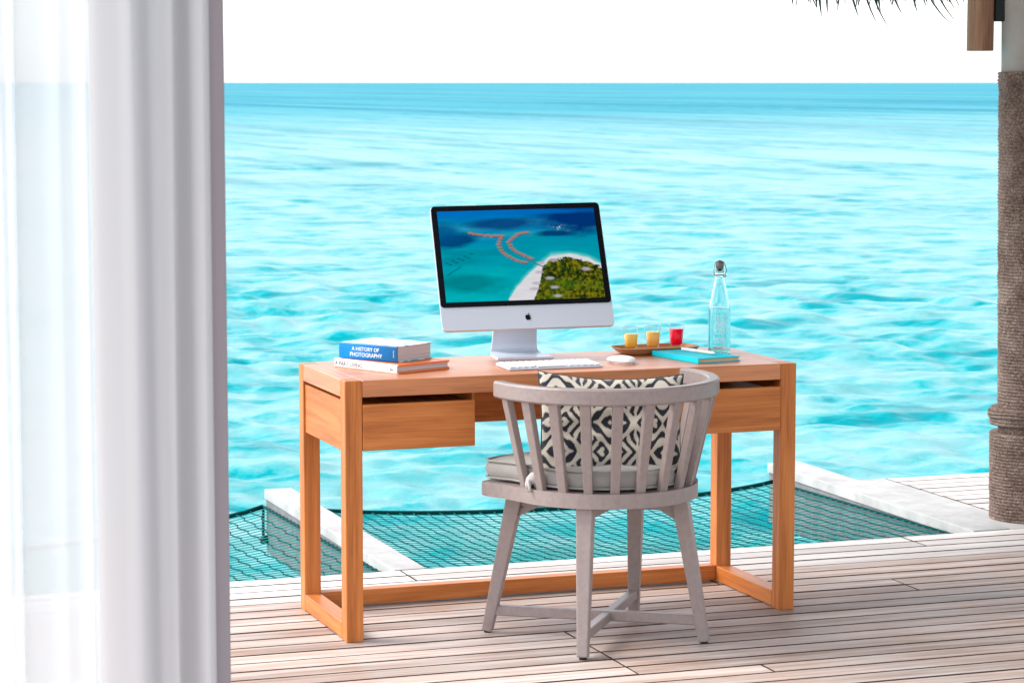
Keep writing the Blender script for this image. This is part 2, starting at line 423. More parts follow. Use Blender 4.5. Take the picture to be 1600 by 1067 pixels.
# local frame: +Y = facing direction
def pol(c, r, deg):      # deg from backwards (-Y), positive anticlockwise seen from above
    a = math.radians(deg) - math.pi/2
    return Vector((c[0] + r * math.cos(a), c[1] + r * math.sin(a)))
SC = (0, .0136); RC = (0, .0154); SR = .274
outl = []
for d in range(-84, 85, 4): outl.append(pol(SC, SR, d))
for q_ in ((.290, .085), (.306, .130), (.314, .160), (.306, .172)): outl.append(Vector(q_)); outl.insert(0, Vector((-q_[0], q_[1])))
a, b = outl[-1].copy(), outl[0].copy()
for k in range(1, 16):
    u = k / 16; p = a.lerp(b, u); p.y += .060 * (1 - (2*u - 1) ** 2); outl.append(p)
obj('seat_ring', prism([tuple(p) for p in outl], .416, .457, .006, 2), grey_chair, chair)
# leg tops meet in a cross frame under the seat
feet = [(45, 'r'), (135, 'r'), (-45, 'r'), (-135, 'r')]
FEET = {45: (.2034, -.2102), 135: (.2538, .2326), -45: (-.2034, -.2102), -135: (-.2538, .2326)}
TOPS = {45: (.158, -.150), 135: (.205, .150), -45: (-.158, -.150), -135: (-.205, .150)}
for d in (45, 135, -45, -135):
    p0 = Vector(FEET[d]); p1 = Vector(TOPS[d])
    xd = Vector((math.cos(math.radians(d)), math.sin(math.radians(d)), 0))
    lg = obj('leg', beam((p1.x, p1.y, .418), (p0.x, p0.y, .006), .048, .046, .031, .030, (xd.x, xd.y, 0), .004, 2), grey_chair, chair)
    obj('foot_glide', lathe([(0, 0), (.011, 0), (.012, .012), (0, .012)], 14, p0.x, p0.y), black_plastic, lg)
for d in (45, -45):
    a, b = Vector(TOPS[d]), Vector(TOPS[-135 if d == 45 else 135])
    zoff = .0 if d == 45 else .003
    obj('seat_brace', beam((a.x, a.y, .397 - zoff), (b.x, b.y, .397 - zoff), .022, .036, .022, .036, (a.y - b.y, b.x - a.x, 0), .002, 1), grey_chair, chair)
    k0 = .835; a, b = [Vector(FEET[q_]) * k0 + Vector(TOPS[q_]) * (1 - k0) for q_ in (d, -135 if d == 45 else 135)]; zo = .066 + (.0016 if d == 45 else -.0016)
    obj('stretcher', beam((a.x, a.y, zo), (b.x, b.y, zo), .026, .029, .026, .029, (a.y - b.y, b.x - a.x, 0), .0025, 1), grey_chair, chair)
for d in (45, 135, -45, -135):       # corner gussets
    a = Vector(FEET[d]) * .14 + Vector(TOPS[d]) * .86; b = Vector(TOPS[d]) * .70
    obj('gusset', beam((a.x, a.y, .350), (b.x, b.y, .394), .018, .02, .018, .02, (a.y - b.y, b.x - a.x, 0), .001, 1), grey_chair, chair)
# curved top rail
def arc_bar(c, r0, r1, z0, z1, d0, d1, n, bv):
    bm = bmesh.new(); rings = []
    for k in range(n + 1):
        d = d0 + (d1 - d0) * k / n; q = []
        for r_, z_ in ((r0, z0 + bv), (r0 + bv, z0), (r1 - bv, z0), (r1, z0 + bv), (r1, z1 - bv), (r1 - bv, z1), (r0 + bv, z1), (r0, z1 - bv)):
            p = pol(c, r_, d); q.append(bm.verts.new((p.x, p.y, z_)))
        rings.append(q)
    for A, B in zip(rings, rings[1:]):
        for k in range(8): bm.faces.new((A[k], A[(k+1) % 8], B[(k+1) % 8], B[k]))
    bm.faces.new(rings[0][::-1]); bm.faces.new(rings[-1])
    bmesh.ops.recalc_face_normals(bm, faces=bm.faces)
    return bm
RR = .334
obj('top_rail', arc_bar(RC, RR - .034, RR, .709, .7555, -98.5, 98.5, 72, .005), grey_chair, chair)
for k in range(12):
    d = -90 + 180 * k / 11
    pt_ = pol(RC, RR - .019, d); pb = pol(SC, SR - .019, d)
    xd = pt_ - Vector(RC); tx = Vector((-xd.y, xd.x, 0))
    obj('back_slat', beam((pb.x, pb.y, .454), (pt_.x, pt_.y, .712), .025, .019, .030, .021, tx, .003, 2), grey_chair, chair)

def fabric(name, c0, c1, rough=.9, scale=900, sheen=.3):
    m = mat(name, rough=rough, spec=.2); v = coords(m, (1, 1, 1))
    n = noise_tex(m, v.outputs[0], scale, 2, .6); n2 = noise_tex(m, v.outputs[0], 14, 4, .6)
    mx = N(m, 'ShaderNodeMix', data_type='FLOAT'); mx.inputs[0].default_value = .5; L(m, n.outputs[0], mx.inputs[2]); L(m, n2.outputs[0], mx.inputs[3])
    r = ramp(m, [(.35, c0), (.65, c1)], mx.outputs[0]); L(m, r.outputs[0], P(m).inputs['Base Color'])
    P(m).inputs['Sheen Weight'].default_value = sheen
    bump(m, n.outputs[0], .4, .0005); return m
cush_m = fabric('grey_cushion_cloth', (.25, .235, .22), (.33, .31, .29))
tie_m = fabric('cushion_tie_cloth', (.36, .335, .33), (.45, .42, .415))
# seat cushion: rests on the seat, a thing of its own
cush = thing('seat_cushion', (CC.x, CC.y, .458), 'flat grey seat cushion tied onto the slatted chair under the patterned pillow', 'cushion', rz=FA - math.pi/2)
def cushion_bm():
    bm = bmesh.new(); co = []
    for d in range(-80, 81, 5): co.append(pol((0, .0136), .244, d))
    for q_ in ((.262, .08), (.282, .125), (.294, .155), (.288, .178)): co.append(Vector(q_)); co.insert(0, Vector((-q_[0], q_[1])))
    a, b = co[-1].copy(), co[0].copy()
    for k in range(1, 14):
        u = k / 14; p = a.lerp(b, u); p.y += .055 * (1 - (2*u-1) ** 2) ** .8; co.append(p)
    cx = Vector((0, .02)); rings = []
    prof = [(.90, .004), (.965, .006), (1.0, .018), (1.012, .033), (1.0, .048), (.96, .059), (.88, .064), (.7, .068), (.4, .071)]
    for f, z in prof:
        rings.append([bm.verts.new((*(cx + (p - cx) * f), z + .0018 * math.sin(i_ * .9 + z * 90))) for i_, p in enumerate(co)])
    n = len(co)
    for A, B in zip(rings, rings[1:]):
        for k in range(n): bm.faces.new((A[k], A[(k+1) % n], B[(k+1) % n], B[k]))
    bm.faces.new(rings[0][::-1]); bm.faces.new(rings[-1]); bmesh.ops.recalc_face_normals(bm, faces=bm.faces)
    return bm, co, cx
cb, co, cx = cushion_bm()
body = obj('cushion_body', cb, cush_m, cush, True)
obj('piping', tube([(*(cx + (p - cx) * 1.0), .058) for p in co], .0035, 6, True), cush_m, cush, True)
obj('piping', tube([(*(cx + (p - cx) * 1.0), .010) for p in co], .0035, 6, True), cush_m, cush, True)
for d, sgn in ((-82, 1), (86, -1)):
    p = pol(SC, SR - .028, d)
    q = pol(SC, SR - .030, d + 8 * sgn)
    tb = tube([(p.x + .021 * math.cos(a_), p.y + .021 * math.sin(a_), .020 + .006 * math.sin(a_ * 2)) for a_ in [k * .52 for k in range(12)]], .009, 8, True)
    for vtx in tb.verts: vtx.co.z = .020 + (vtx.co.z - .020) * 1.9
    for k_, (dx, dy, dz) in enumerate(((.02, -.012, -.02), (-.012, -.02, -.022))):
        p3 = Vector((p.x, p.y, .015)); o3 = (pol((0, 0), 1, d)).to_3d()
        p4 = p3 + o3 * .022
        tube([p4, p4 + Vector((dx * .5, dy * .5, .006)), p4 + Vector((dx, dy, dz))], [.006, .007, .005], 6, bm=tb)
    obj('tie', tb, tie_m, cush, True)

# pillow with woven black and cream pattern
def pattern(x, z):
    c0 = x / .150; X = np.abs((c0 + .5) % 1 - .5) * 2
    par = np.floor(c0 + .5) % 2
    zz = z / .165 + par * .5; Z = np.abs((zz + .5) % 1 - .5) * 2
    wob = .16 * np.sin(9 * Z + 3 * X) * X + .10 * np.sin(17 * X + 5 * Z)
    jag = .045 * np.sin(x * 1500 + 3 * np.sin(z * 300))
    f1 = np.cos(2 * np.pi * (2.35 * (X * .85 + Z) + wob + jag * .6))
    f2 = np.cos(2 * np.pi * (3.3 * X + .75 * np.sin(3.1 * Z * (1 + .3 * X)) + jag))
    w = np.clip((Z + X - .95) * 3, 0, 1)
    return f1 * (1 - w) + f2 * w
def pillow_mesh():
    nu, nv = 230, 170; Wp, Hp, T = .415, .315, .062
    u = np.linspace(-1, 1, nu); v = np.linspace(-1, 1, nv); U, V = np.meshgrid(u, v, indexing='ij')
    X = U * Wp / 2 * (1 - .055 * (1 - V ** 2)); Z = V * Hp / 2 * (1 - .13 * (1 - U ** 2))
    th = T * (np.clip(1 - U ** 4, 0, 1) * np.clip(1 - V ** 4, 0, 1)) ** .42
    wr = .0035 * np.sin(U * 9 + V * 4) * (1 - U**2) + .003 * np.sin(V * 13 - U * 5)
    cos_, faces, cols = [], [], []
    pat = pattern(X + .012, Z - .01)
    for sgn in (-1, 1):
        co_ = np.stack([X, sgn * th + wr, Z], -1).reshape(-1, 3)
        i_ = np.arange(nu - 1)[:, None] * nv + np.arange(nv - 1)[None, :]
        f = np.stack([i_, i_ + nv, i_ + nv + 1, i_ + 1], -1).reshape(-1, 4)
        if sgn > 0: f = f[:, ::-1]
        faces.append(f + (0 if sgn < 0 else nu * nv)); cos_.append(co_)
        k = np.clip(pat * 3.2 + .95, 0, 1).reshape(-1, 1)
        cols.append(np.array([[.016, .018, .026]]) * (1 - k) + np.array([[.50, .455, .385]]) * k)
    co_ = np.concatenate(cos_); f = np.concatenate(faces); c = np.concatenate(cols)
    return from_np('pillow_cover', co_, f, c)
def from_np(name, co_, f, c=None, smooth=True):
    me = bpy.data.meshes.new(name); me.vertices.add(len(co_)); me.vertices.foreach_set('co', co_.ravel().astype(np.float32))
    me.loops.add(f.size); me.loops.foreach_set('vertex_index', f.ravel().astype(np.int32))
    me.polygons.add(len(f)); me.polygons.foreach_set('loop_start', np.arange(0, f.size, 4, dtype=np.int32))
    me.polygons.foreach_set('use_smooth', np.full(len(f), smooth)); me.update(calc_edges=True)
    if c is not None:
        at = me.color_attributes.new('print', 'FLOAT_COLOR', 'POINT')
        at.data.foreach_set('color', np.concatenate([c, np.ones((len(c), 1))], 1).ravel().astype(np.float32))
    return me
pm = mat('ikat_pillow_cloth', rough=.9, spec=.2); at = N(pm, 'ShaderNodeAttribute', attribute_name='print'); L(pm, at.outputs['Color'], P(pm).inputs['Base Color'])
vv = coords(pm); nn = noise_tex(pm, vv.outputs[0], 700, 2); bump(pm, nn.outputs[0], .5, .0006); P(pm).inputs['Sheen Weight'].default_value = .2
PA = math.radians(-13)
pil = thing('throw_pillow', (.704, -.258, .618), 'black and cream zigzag patterned pillow leaning inside the chair back', 'pillow')
pil.rotation_euler = (math.radians(-14), math.radians(2), PA)
pil.rotation_mode = 'XYZ'
po = obj('pillow_cover', pillow_mesh(), pm, pil)
ed = []
for k in range(160):
    a_ = k / 160 * 4; s_, f_ = int(a_), a_ - int(a_); q = -1 + 2 * f_
    U_, V_ = [(q, -1), (1, q), (-q, 1), (-1, -q)][s_]
    ed.append((U_ * .2075 * (1 - .055 * (1 - V_ ** 2)), .0, V_ * .1575 * (1 - .13 * (1 - U_ ** 2))))
obj('piping', tube(ed, .0028, 6, True), mat('dark_piping', (.03, .03, .035), .8), pil, True)

# ------------------------------------------------------------------ desktop computer
alu = mat('brushed_aluminium', (.56, .60, .68), .38, .25)
v = coords(alu, (4, 900, 900)); n = noise_tex(alu, v.outputs[0], 1, 2); bump(alu, n.outputs[0], .05, .0002)
comp = thing('desktop_computer', (.66, .36, .75), 'silver all-in-one desktop computer showing an island photo on its tilted screen', 'computer')
MW, MH = .528, .418
MYAW, MT, MR = math.radians(-9.6), math.radians(29.8), .020
r_ = Vector((math.cos(MYAW), math.sin(MYAW), 0)); n_ = Vector((-math.sin(MYAW), math.cos(MYAW), 0))
u_ = Vector((0, 0, 1)) * math.cos(MT) + n_ * math.sin(MT)
r_ = (r_ * math.cos(MR) + u_ * math.sin(MR)).normalized(); bk = u_.cross(r_).normalized() * -1
bk = (r_.cross(u_)).normalized() * -1        # points backwards, away from the viewer
u_ = (r_.cross(bk) * -1).normalized()
if u_.z < 0: u_ = -u_
if bk.y < 0: bk = -bk
MM = Matrix.Translation(Vector((.661, .299, .852)) - Vector((.66, .36, .75))) @ Matrix(((r_.x, bk.x, u_.x, 0), (r_.y, bk.y, u_.y, 0), (r_.z, bk.z, u_.z, 0), (0, 0, 0, 1)))
# monitor-local: x right, y backwards, z up along the panel
def rrect(w, h, r, n=6):
    pts = []
    for cx_, cz_, a0 in ((w/2-r, h-r, 0), (-w/2+r, h-r, 90), (-w/2+r, r, 180), (w/2-r, r, 270)):
        for k in range(n + 1):
            a_ = math.radians(a0 + 90 * k / n); pts.append((cx_ + r * math.cos(a_), cz_ + r * math.sin(a_)))
    return pts
def panel(w, z0, z1, r, y0, y1, bv, rounds=(1, 1)):
    pts = rrect(w, z1 - z0, r)
    bm = bmesh.new()
    a = [bm.verts.new((x, y0, z + z0)) for x, z in pts]; b = [bm.verts.new((x, y1, z + z0)) for x, z in pts]; n = len(a)
    bm.faces.new(a); bm.faces.new(b[::-1])
    for i_ in range(n): bm.faces.new((a[i_], b[i_], b[(i_+1) % n], a[(i_+1) % n]))
    if bv:
        es = [e_ for e_ in bm.edges if abs(e_.verts[0].co.y - e_.verts[1].co.y) < 1e-7]
        bmesh.ops.bevel(bm, geom=es, offset=bv, segments=1, affect='EDGES')
    bmesh.ops.recalc_face_normals(bm, faces=bm.faces)
    return bm
CH = .076       # chin height
house = obj('housing', xf(panel(MW, 0, MH, .013, 0, .012, .0015), MM), alu, comp)
# bulged back
bm = bmesh.new(); rings = []
for k in range(7):
    f = k / 6; yb = .012 + .032 * math.sin(f * math.pi / 2); s_ = 1 - .92 * (1 - math.cos(f * math.pi / 2))
    rings.append([bm.verts.new((x * s_, yb, MH/2 + (z - MH/2) * s_)) for x, z in rrect(MW - .004, MH - .004, .013)])
for A, B in zip(rings, rings[1:]):
    for k in range(len(A)): bm.faces.new((A[k], A[(k+1) % len(A)], B[(k+1) % len(A)], B[k]))
bm.faces.new(rings[-1]); bmesh.ops.recalc_face_normals(bm, faces=bm.faces)
obj('back_shell', xf(bm, MM), alu, comp, True)
glossy_black = mat('black_glass_border', (.004, .005, .008), .25, 0, .3)
bez = obj('screen_bezel', xf(panel(MW - .003, CH, MH - .0015, .011, -.0022, -.0004, .0004), MM), glossy_black, comp)
def s2l(c): c = np.asarray(c, float) / 255; return np.where(c <= .04045, c / 12.92, ((c + .055) / 1.055) ** 2.4)
def screen_mesh():
    nu, nv = 300, 186
    X0, X1, Z0, Z1 = -MW/2 + .019, MW/2 - .019, CH + .016, MH - .020
    u = np.linspace(0, 1, nu); v = np.linspace(0, 1, nv); U, V = np.meshgrid(u, v, indexing='ij')
    r2 = np.random.default_rng(5)
    def fbm(fx, fy, oct=5, seed=0):
        rr = np.random.default_rng(seed); o_ = np.zeros_like(U); a_ = 1; t_ = 0
        for k in range(oct):
            for _ in range(3):
                th = rr.random() * 6.28; o_ += a_ * np.sin(6.28 * (U * fx * math.cos(th) + V * fy * math.sin(th)) * 2 ** k + rr.random() * 6.28); 
            t_ += a_ * 1.7; a_ *= .6
        return o_ / t_
    n1 = fbm(2.2, 3.2, 5, 1); n2 = fbm(14, 14, 4, 2); n3 = fbm(5, 16, 4, 3)
    def vn(cu, cv, seed):
        g_ = np.random.default_rng(seed).random((cu + 2, cv + 2)); a_, b_ = U * cu, V * cv; i0, j0 = a_.astype(int), b_.astype(int); fa, fb = a_ - i0, b_ - j0
        fa = fa * fa * (3 - 2 * fa); fb = fb * fb * (3 - 2 * fb)
        return g_[i0, j0] * (1-fa) * (1-fb) + g_[i0+1, j0] * fa * (1-fb) + g_[i0, j0+1] * (1-fa) * fb + g_[i0+1, j0+1] * fa * fb
    leafy = (vn(70, 42, 1) + .7 * vn(130, 80, 2) + .6 * vn(30, 18, 3)) / 2.3 - .5
    C = np.zeros(U.shape + (3,))
    def mix(c, k):
        nonlocal C
        k = np.clip(k, 0, 1)[..., None]; C = C * (1 - k) + s2l(c) * k
    C[:] = s2l((0, 148, 172))
    mix((0, 178, 186), (V - .35) * 1.6 + .3 * n1)
    mix((0, 120, 190), (.40 - V) * 3 + .35 * n1)
    mix((60, 190, 205), .35 * np.exp(-((V - .17 - .03 * np.sin(U * 8)) / .035) ** 2) + .25 * np.exp(-((V - .33 + .12 * U) / .03) ** 2))
    def blob(cx_, cy_, rx, ry, c, k=1, rot=0, soft=.35):
        dx, dy = U - cx_, V - cy_; a_ = math.radians(rot)
        x = (dx * math.cos(a_) + dy * math.sin(a_)) / rx; y = (-dx * math.sin(a_) + dy * math.cos(a_)) / ry
        d = np.sqrt(x * x + y * y) + .22 * n1 + .05 * n2; mix(c, k * np.clip((1 + soft - d) / (2 * soft), 0, 1))
    blob(.9, .10, .30, .17, (0, 52, 118), 1)
    blob(.40, .155, .20, .062, (8, 70, 130), .95)
    blob(.10, .33, .16, .07, (0, 66, 122), .95, -12)
    blob(.02, .24, .10, .10, (0, 80, 140), .8)
    blob(.735, .275, .11, .032, (0, 62, 115), .95)
    blob(.40, .03, .6, .03, (0, 110, 200), .8)
    blob(.17, .80, .19, .095, (0, 116, 124), .7)
    blob(.10, .55, .14, .05, (0, 126, 142), .5)
    blob(.24, .47, .20, .04, (0, 130, 150), .5)
    mix((235, 245, 245), np.clip(n2 - .2, 0, 1) * np.exp(-((U - .77) / .035) ** 2 - ((V - .215 - .25 * (U - .77)) / .02) ** 2) * 3)
    for k in range(9):    # reef specks at the left
        blob(.03 + .02 * k, .575 - .012 * k + .03 * (k % 2), .012, .006, (10, 80, 100), .8)
    for k in range(8): blob(.03 + .012 * k, .70 - .012 * k, .012, .005, (0, 95, 115), .7, -35)
    bl_ = [(.385, 1.02), (.40, .95), (.445, .85), (.52, .73), (.583, .64), (.645, .57), (.69, .52), (.81, .505), (.93, .55), (1.01, .62)]
    fl_ = [(.545, 1.02), (.57, .92), (.60, .81), (.625, .65), (.68, .56), (.80, .545), (.925, .60), (1.01, .675)]
    def inside(line, off):
        xs = np.array([p[0] for p in line]); ys = np.array([p[1] for p in line])
        return (V - np.interp(U, xs, ys, left=9, right=ys[-1]) + off)
    k1 = inside(bl_, .012 * n1)
    mix((90, 205, 200), np.clip(1 + (k1 + .0) / .035, 0, 1) * .8)
    mix((222, 222, 226), np.clip(k1 / .02, 0, 1))
    k2 = inside(fl_, .02 * n2); fmask = np.clip(k2 / .012, 0, 1)
    mix((70, 78, 18), fmask)
    mix((128, 122, 14), fmask * np.clip(leafy * 5 + .1, 0, 1)); mix((20, 40, 14), fmask * np.clip(-leafy * 6 - .1, 0, 1))
    mix((66, 110, 24), fmask * np.clip(n1 + .2, 0, 1) * .5)
    for (a_, b_) in ((.665, .77), (.69, .87), (.70, .965), (.90, .68), (.70, .575), (.60, .70), (.62, .60), (.575, .82), (.56, .88)):
        blob(a_, b_, .026, .017, (186, 176, 188), .85, 0, .4)
    # jetty and its water villas
    arms = [[(.196, .25), (.26, .27), (.33, .285), (.395, .29)], [(.395, .29), (.368, .36), (.375, .42), (.39, .475), (.449, .55), (.523, .59)],
            [(.557, .258), (.50, .27), (.455, .31), (.43, .36), (.445, .43), (.497, .495), (.565, .55)]]
    for arm in arms:
        a_ = np.array(arm); seg = np.concatenate([[0], np.cumsum(np.hypot(*np.diff(a_, axis=0).T * np.array([[1.6], [1]])))])
        n_h = max(5, int(seg[-1] / .030))
        for k in np.linspace(0, seg[-1], n_h * 5):
            x, y = np.interp(k, seg, a_[:, 0]), np.interp(k, seg, a_[:, 1])
            d = np.hypot((U - x) / .006, (V - y) / .009); mix((120, 150, 150), np.clip(1.3 - d, 0, 1) * .6)
        for k in np.linspace(0, seg[-1], n_h):
            x, y = np.interp(k, seg, a_[:, 0]), np.interp(k, seg, a_[:, 1])
            d = np.hypot((U - x - .004) / .012, (V - y - .012) / .012); mix((60, 60, 90), np.clip(1.4 - d, 0, 1) * .7)
            x += r2.normal(0, .0025); y += r2.normal(0, .003); d = np.hypot((U - x) / .014, (V - y) / .0125); mix((180, 124, 110), np.clip(1.4 - d, 0, 1))
    for k in np.linspace(0, 1, 60):
        x, y = .53 + .115 * k, .565 + .085 * k
        d = np.hypot((U - x) / .004, (V - y) / .006); mix((70, 110, 120), np.clip(1.3 - d, 0, 1) * .8)
    C *= (1 + .05 * n3)[..., None]
    co_ = np.stack([X0 + (X1 - X0) * U, np.full_like(U, -.0034), Z1 + (Z0 - Z1) * V], -1).reshape(-1, 3)
    co_ = co_ @ np.array(MM.to_3x3()).T + np.array(MM.translation)
    i_ = np.arange(nu - 1)[:, None] * nv + np.arange(nv - 1)[None, :]
    f = np.stack([i_, i_ + 1, i_ + nv + 1, i_ + nv], -1).reshape(-1, 4)
    return from_np('screen_picture', co_, f, np.clip(C, 0, 1).reshape(-1, 3), False)
sm = bpy.data.materials.new('lit_screen'); sm.use_nodes = True; nt = sm.node_tree; nt.nodes.clear()
at = nt.nodes.new('ShaderNodeAttribute'); at.attribute_name = 'print'; em = nt.nodes.new('ShaderNodeEmission'); ou = nt.nodes.new('ShaderNodeOutputMaterial')
em.inputs['Strength'].default_value = .33; nt.links.new(at.outputs['Color'], em.inputs['Color']); nt.links.new(em.outputs[0], ou.inputs['Surface'])
obj('screen_picture', screen_mesh(), sm, comp)
# apple emblem on the chin
def emblem():
    right = []
    c = [(0, .58), (.12, .63), (.28, .66), (.44, .60), (.53, .50)]               # top right shoulder to bite
    bite = [(.53 - .17 * math.sin(a_), .27 + .23 * math.cos(a_)) for a_ in [math.radians(d) for d in range(0, 181, 30)]]
    low = [(.58, -.02), (.50, -.26), (.38, -.46), (.26, -.55), (.12, -.52), (0, -.48)]
    left = [(-x, y_) for x, y_ in [(.12, -.52), (.26, -.55), (.38, -.46), (.50, -.26), (.57, 0), (.58, .26), (.50, .48), (.36, .62), (.22, .655), (.10, .62)]]
    outline = c + bite + low + left
    leaf = [(.0, .70), (.02, .86), (.12, .98), (.24, 1.03), (.23, .88), (.13, .76)]
    bm = bmesh.new()
    for o_ in (outline, leaf):
        vs = [bm.verts.new((x * .0145, -.0015, y_ * .0145)) for x, y_ in o_]
        bm.faces.new(vs)
    r = bmesh.ops.extrude_face_region(bm, geom=list(bm.faces))
    for v_ in [g_ for g_ in r['geom'] if isinstance(g_, bmesh.types.BMVert)]: v_.co.y += .0014
    bmesh.ops.recalc_face_normals(bm, faces=bm.faces); bmesh.ops.triangulate(bm, faces=bm.faces)
    return xf(bm, MM @ Matrix.Translation((0, 0, CH / 2 - .003)))
obj('emblem', emblem(), glossy_black, comp)
# L-shaped stand
SY = math.radians(-5); sr = Vector((math.cos(SY), math.sin(SY), 0)); sn = Vector((-math.sin(SY), math.cos(SY), 0))
fc = Vector((.669, .351, .75)) - Vector((.66, .36, .75))
prof = [(0, .0, .176), (.03, .0, .174), (.09, .0, .168), (.125, .001, .160), (.142, .006, .152), (.149, .018, .146), (.148, .035, .142), (.138, .08, .138), (.120, .14, .136), (.10, .20, .135), (.085, .25, .135)]
bm = bmesh.new(); rings = []
for i_, (d_, z_, w_) in enumerate(prof):
    a = prof[max(i_-1, 0)]; b = prof[min(i_+1, len(prof)-1)]; tx, tz = b[0]-a[0], b[1]-a[1]; l_ = math.hypot(tx, tz); nx_, nz_ = -tz / l_, tx / l_
    ring = []
    for sx, sy in ((-1, 0), (1, 0), (1, 1), (-1, 1)):
        p = fc + sr * sx * w_ / 2 + sn * (d_ + nx_ * sy * .007) + Vector((0, 0, z_ + nz_ * sy * .007 + .001)); ring.append(bm.verts.new(p))
    rings.append(ring)
for A, B in zip(rings, rings[1:]):
    for k in range(4): bm.faces.new((A[k], A[(k+1) % 4], B[(k+1) % 4], B[k]))
bm.faces.new(rings[0][::-1]); bm.faces.new(rings[-1]); bmesh.ops.recalc_face_normals(bm, faces=bm.faces)
obj('stand', bm, alu, comp)
wplastic = mat('white_plastic', (.74, .74, .75), .3)
# keyboard
kb = thing('keyboard', (.672, .155, .75), 'slim white and silver keyboard on the desk in front of the computer', 'keyboard', rz=math.radians(-1))
obj('keyboard_base', beam((0, -.065, .0035), (0, .065, .0065), .292, .005, .292, .009, (1, 0, 0), .0015, 2), alu, kb)
key = bpy.data.meshes.new('key'); b = box(-.0078, .0078, -.0078, .0078, 0, .003, .001); b.to_mesh(key); b.free(); key.materials.append(wplastic)
keyw = bpy.data.meshes.new('key'); b = box(-.045, .045, -.0078, .0078, 0, .003, .001); b.to_mesh(keyw); b.free(); keyw.materials.append(wplastic)
for r_i in range(6):
    for c_i in range(14):
        yk = -.050 + r_i * .0198
        if r_i == 0 and 4 <= c_i <= 8:
            if c_i == 6: k_ = link(bpy.data.objects.new('key', keyw), kb); k_.location = (-.1325 + .0204 * 6, yk, .0075)
            continue
        k_ = link(bpy.data.objects.new('key', key), kb); k_.location = (-.1325 + .0204 * c_i, yk, .0078 + (yk + .05) * .03)
# mouse
ms = thing('mouse', (.912, .178, .75), 'low white oval computer mouse right of the keyboard', 'mouse', rz=math.radians(18))
bm = bmesh.new(); bmesh.ops.create_uvsphere(bm, u_segments=32, v_segments=16, radius=1)
for v_ in bm.verts:
    x, y_, z_ = v_.co; sq = lambda t_: math.copysign(abs(t_) ** .8, t_)
    v_.co = (sq(x) * .030, sq(y_) * .056, .008 + (z_ * .015 * (1 - .25 * y_) if z_ > 0 else z_ * .006))
obj('mouse_shell', bm, wplastic, ms, True)
obj('mouse_base', prism([(.024 * math.cos(k * .3), .048 * math.sin(k * .3)) for k in range(21)], 0, .004, .0005), alu, ms)

# ------------------------------------------------------------------ books
def book(name, corner, z0, ang, Lb, Wb, T, cover_m, spine_m, label, texts, tm, c=.0028):
    t = thing(name, (corner[0], corner[1], z0), label, 'book', 'books stacked on the desk', rz=math.radians(ang))
    cov = obj('cover', join(box(.006, Wb, 0, Lb, T - c, T, .0008), box(.006, Wb, 0, Lb, 0, c, .0008)), cover_m, t)
    bm = bmesh.new(); pr = []
    for k in range(9):
        a_ = math.pi * k / 8; pr.append((.006 - .007 * math.sin(a_) ** .6 if 0 < k < 8 else .006, T / 2 - T / 2 * math.cos(a_)))
    pr = [(.008, .0), (.0025, .0002), (0, .003), (-.0006, T * .3), (-.0006, T * .7), (0, T - .003), (.0025, T - .0002), (.008, T + .0001)]
    pr2 = [(.008, T - .002), (.0035, T - .004), (.0035, .004), (.008, .002)]
    full = pr + pr2
    r0 = [bm.verts.new((x, -.0004, z)) for x, z in full]; r1 = [bm.verts.new((x, Lb + .0004, z)) for x, z in full]; n = len(full)
    for k in range(n): bm.faces.new((r0[k], r0[(k+1) % n], r1[(k+1) % n], r1[k]))
    bm.faces.new(r0[::-1]); bm.faces.new(r1); bmesh.ops.recalc_face_normals(bm, faces=bm.faces)
    obj('spine', bm, spine_m, t)
    obj('page_block', box(.005, Wb - .004, .004, Lb - .004, c, T - c, 0), pages, t)
    for body_, size, ypos, zpos, bold, up in texts:
        b_ = text_bm(body_, size, .0002, 'LEFT', bold)
        if up: M_ = Matrix(((0, 0, -1, -.0010), (0, 1, 0, ypos), (1, 0, 0, zpos), (0, 0, 0, 1)))
        else: M_ = Matrix(((0, 0, -1, -.0010), (-1, 0, 0, ypos), (0, 1, 0, zpos), (0, 0, 0, 1)))
        if up: M_ = Matrix(((0, 0, -1, -.0010), (0, 1, 0, ypos), (1, 0, 0, zpos), (0, 0, 0, 1))) @ Matrix.Rotation(0, 4, 'Z')
        obj('title', xf(b_, M_), tm, t)
    # the tiny imprint at the foot of the spine, too small to read: a few short strokes
    st_ = [box(-.0011, -.0008, .010 + .0022 * (k % 2), .0115 + .0022 * (k % 2), T * .3 + k * T * .05, T * .3 + k * T * .05 + T * .03, 0) for k in range(9)] if T > .04 else \
          [box(-.0011, -.0008, .014 + k * .004, .0168 + k * .004, T * .38, T * .55, 0) for k in range(4)]
    obj('imprint', join(*st_), tm, t)
    return t
pages = mat('book_pages', (.55, .50, .50), .9)
v = coords(pages, (3, 3, 900)); n = noise_tex(pages, v.outputs[0], 1, 3); r = ramp(pages, [(.35, (.40, .34, .35)), (.65, (.62, .56, .56))], n.outputs[0]); L(pages, r.outputs[0], P(pages).inputs['Base Color'])
white_print = mat('white_print', (.82, .86, .9), .5); black_print = mat('black_print', (.03, .03, .035), .5)
book('book', (.187, .116), .7502, 24.5, .278, .208, .0262, mat('orange_cover', (.72, .16, .03), .4), mat('white_spine', (.78, .77, .78), .4),
     'thin book with orange covers and white spine, lower of the two', [('A PART LIVING', .0185, .274, .0062, .0001, 0)], black_print, .0062)
blue = mat('blue_spine', (0, .2, .55), .4, 0, .2)
v = coords(blue); sp_ = N(blue, 'ShaderNodeSeparateXYZ'); L(blue, v.outputs[0], sp_.inputs[0])
nn = noise_tex(blue, v.outputs[0], 18, 3)
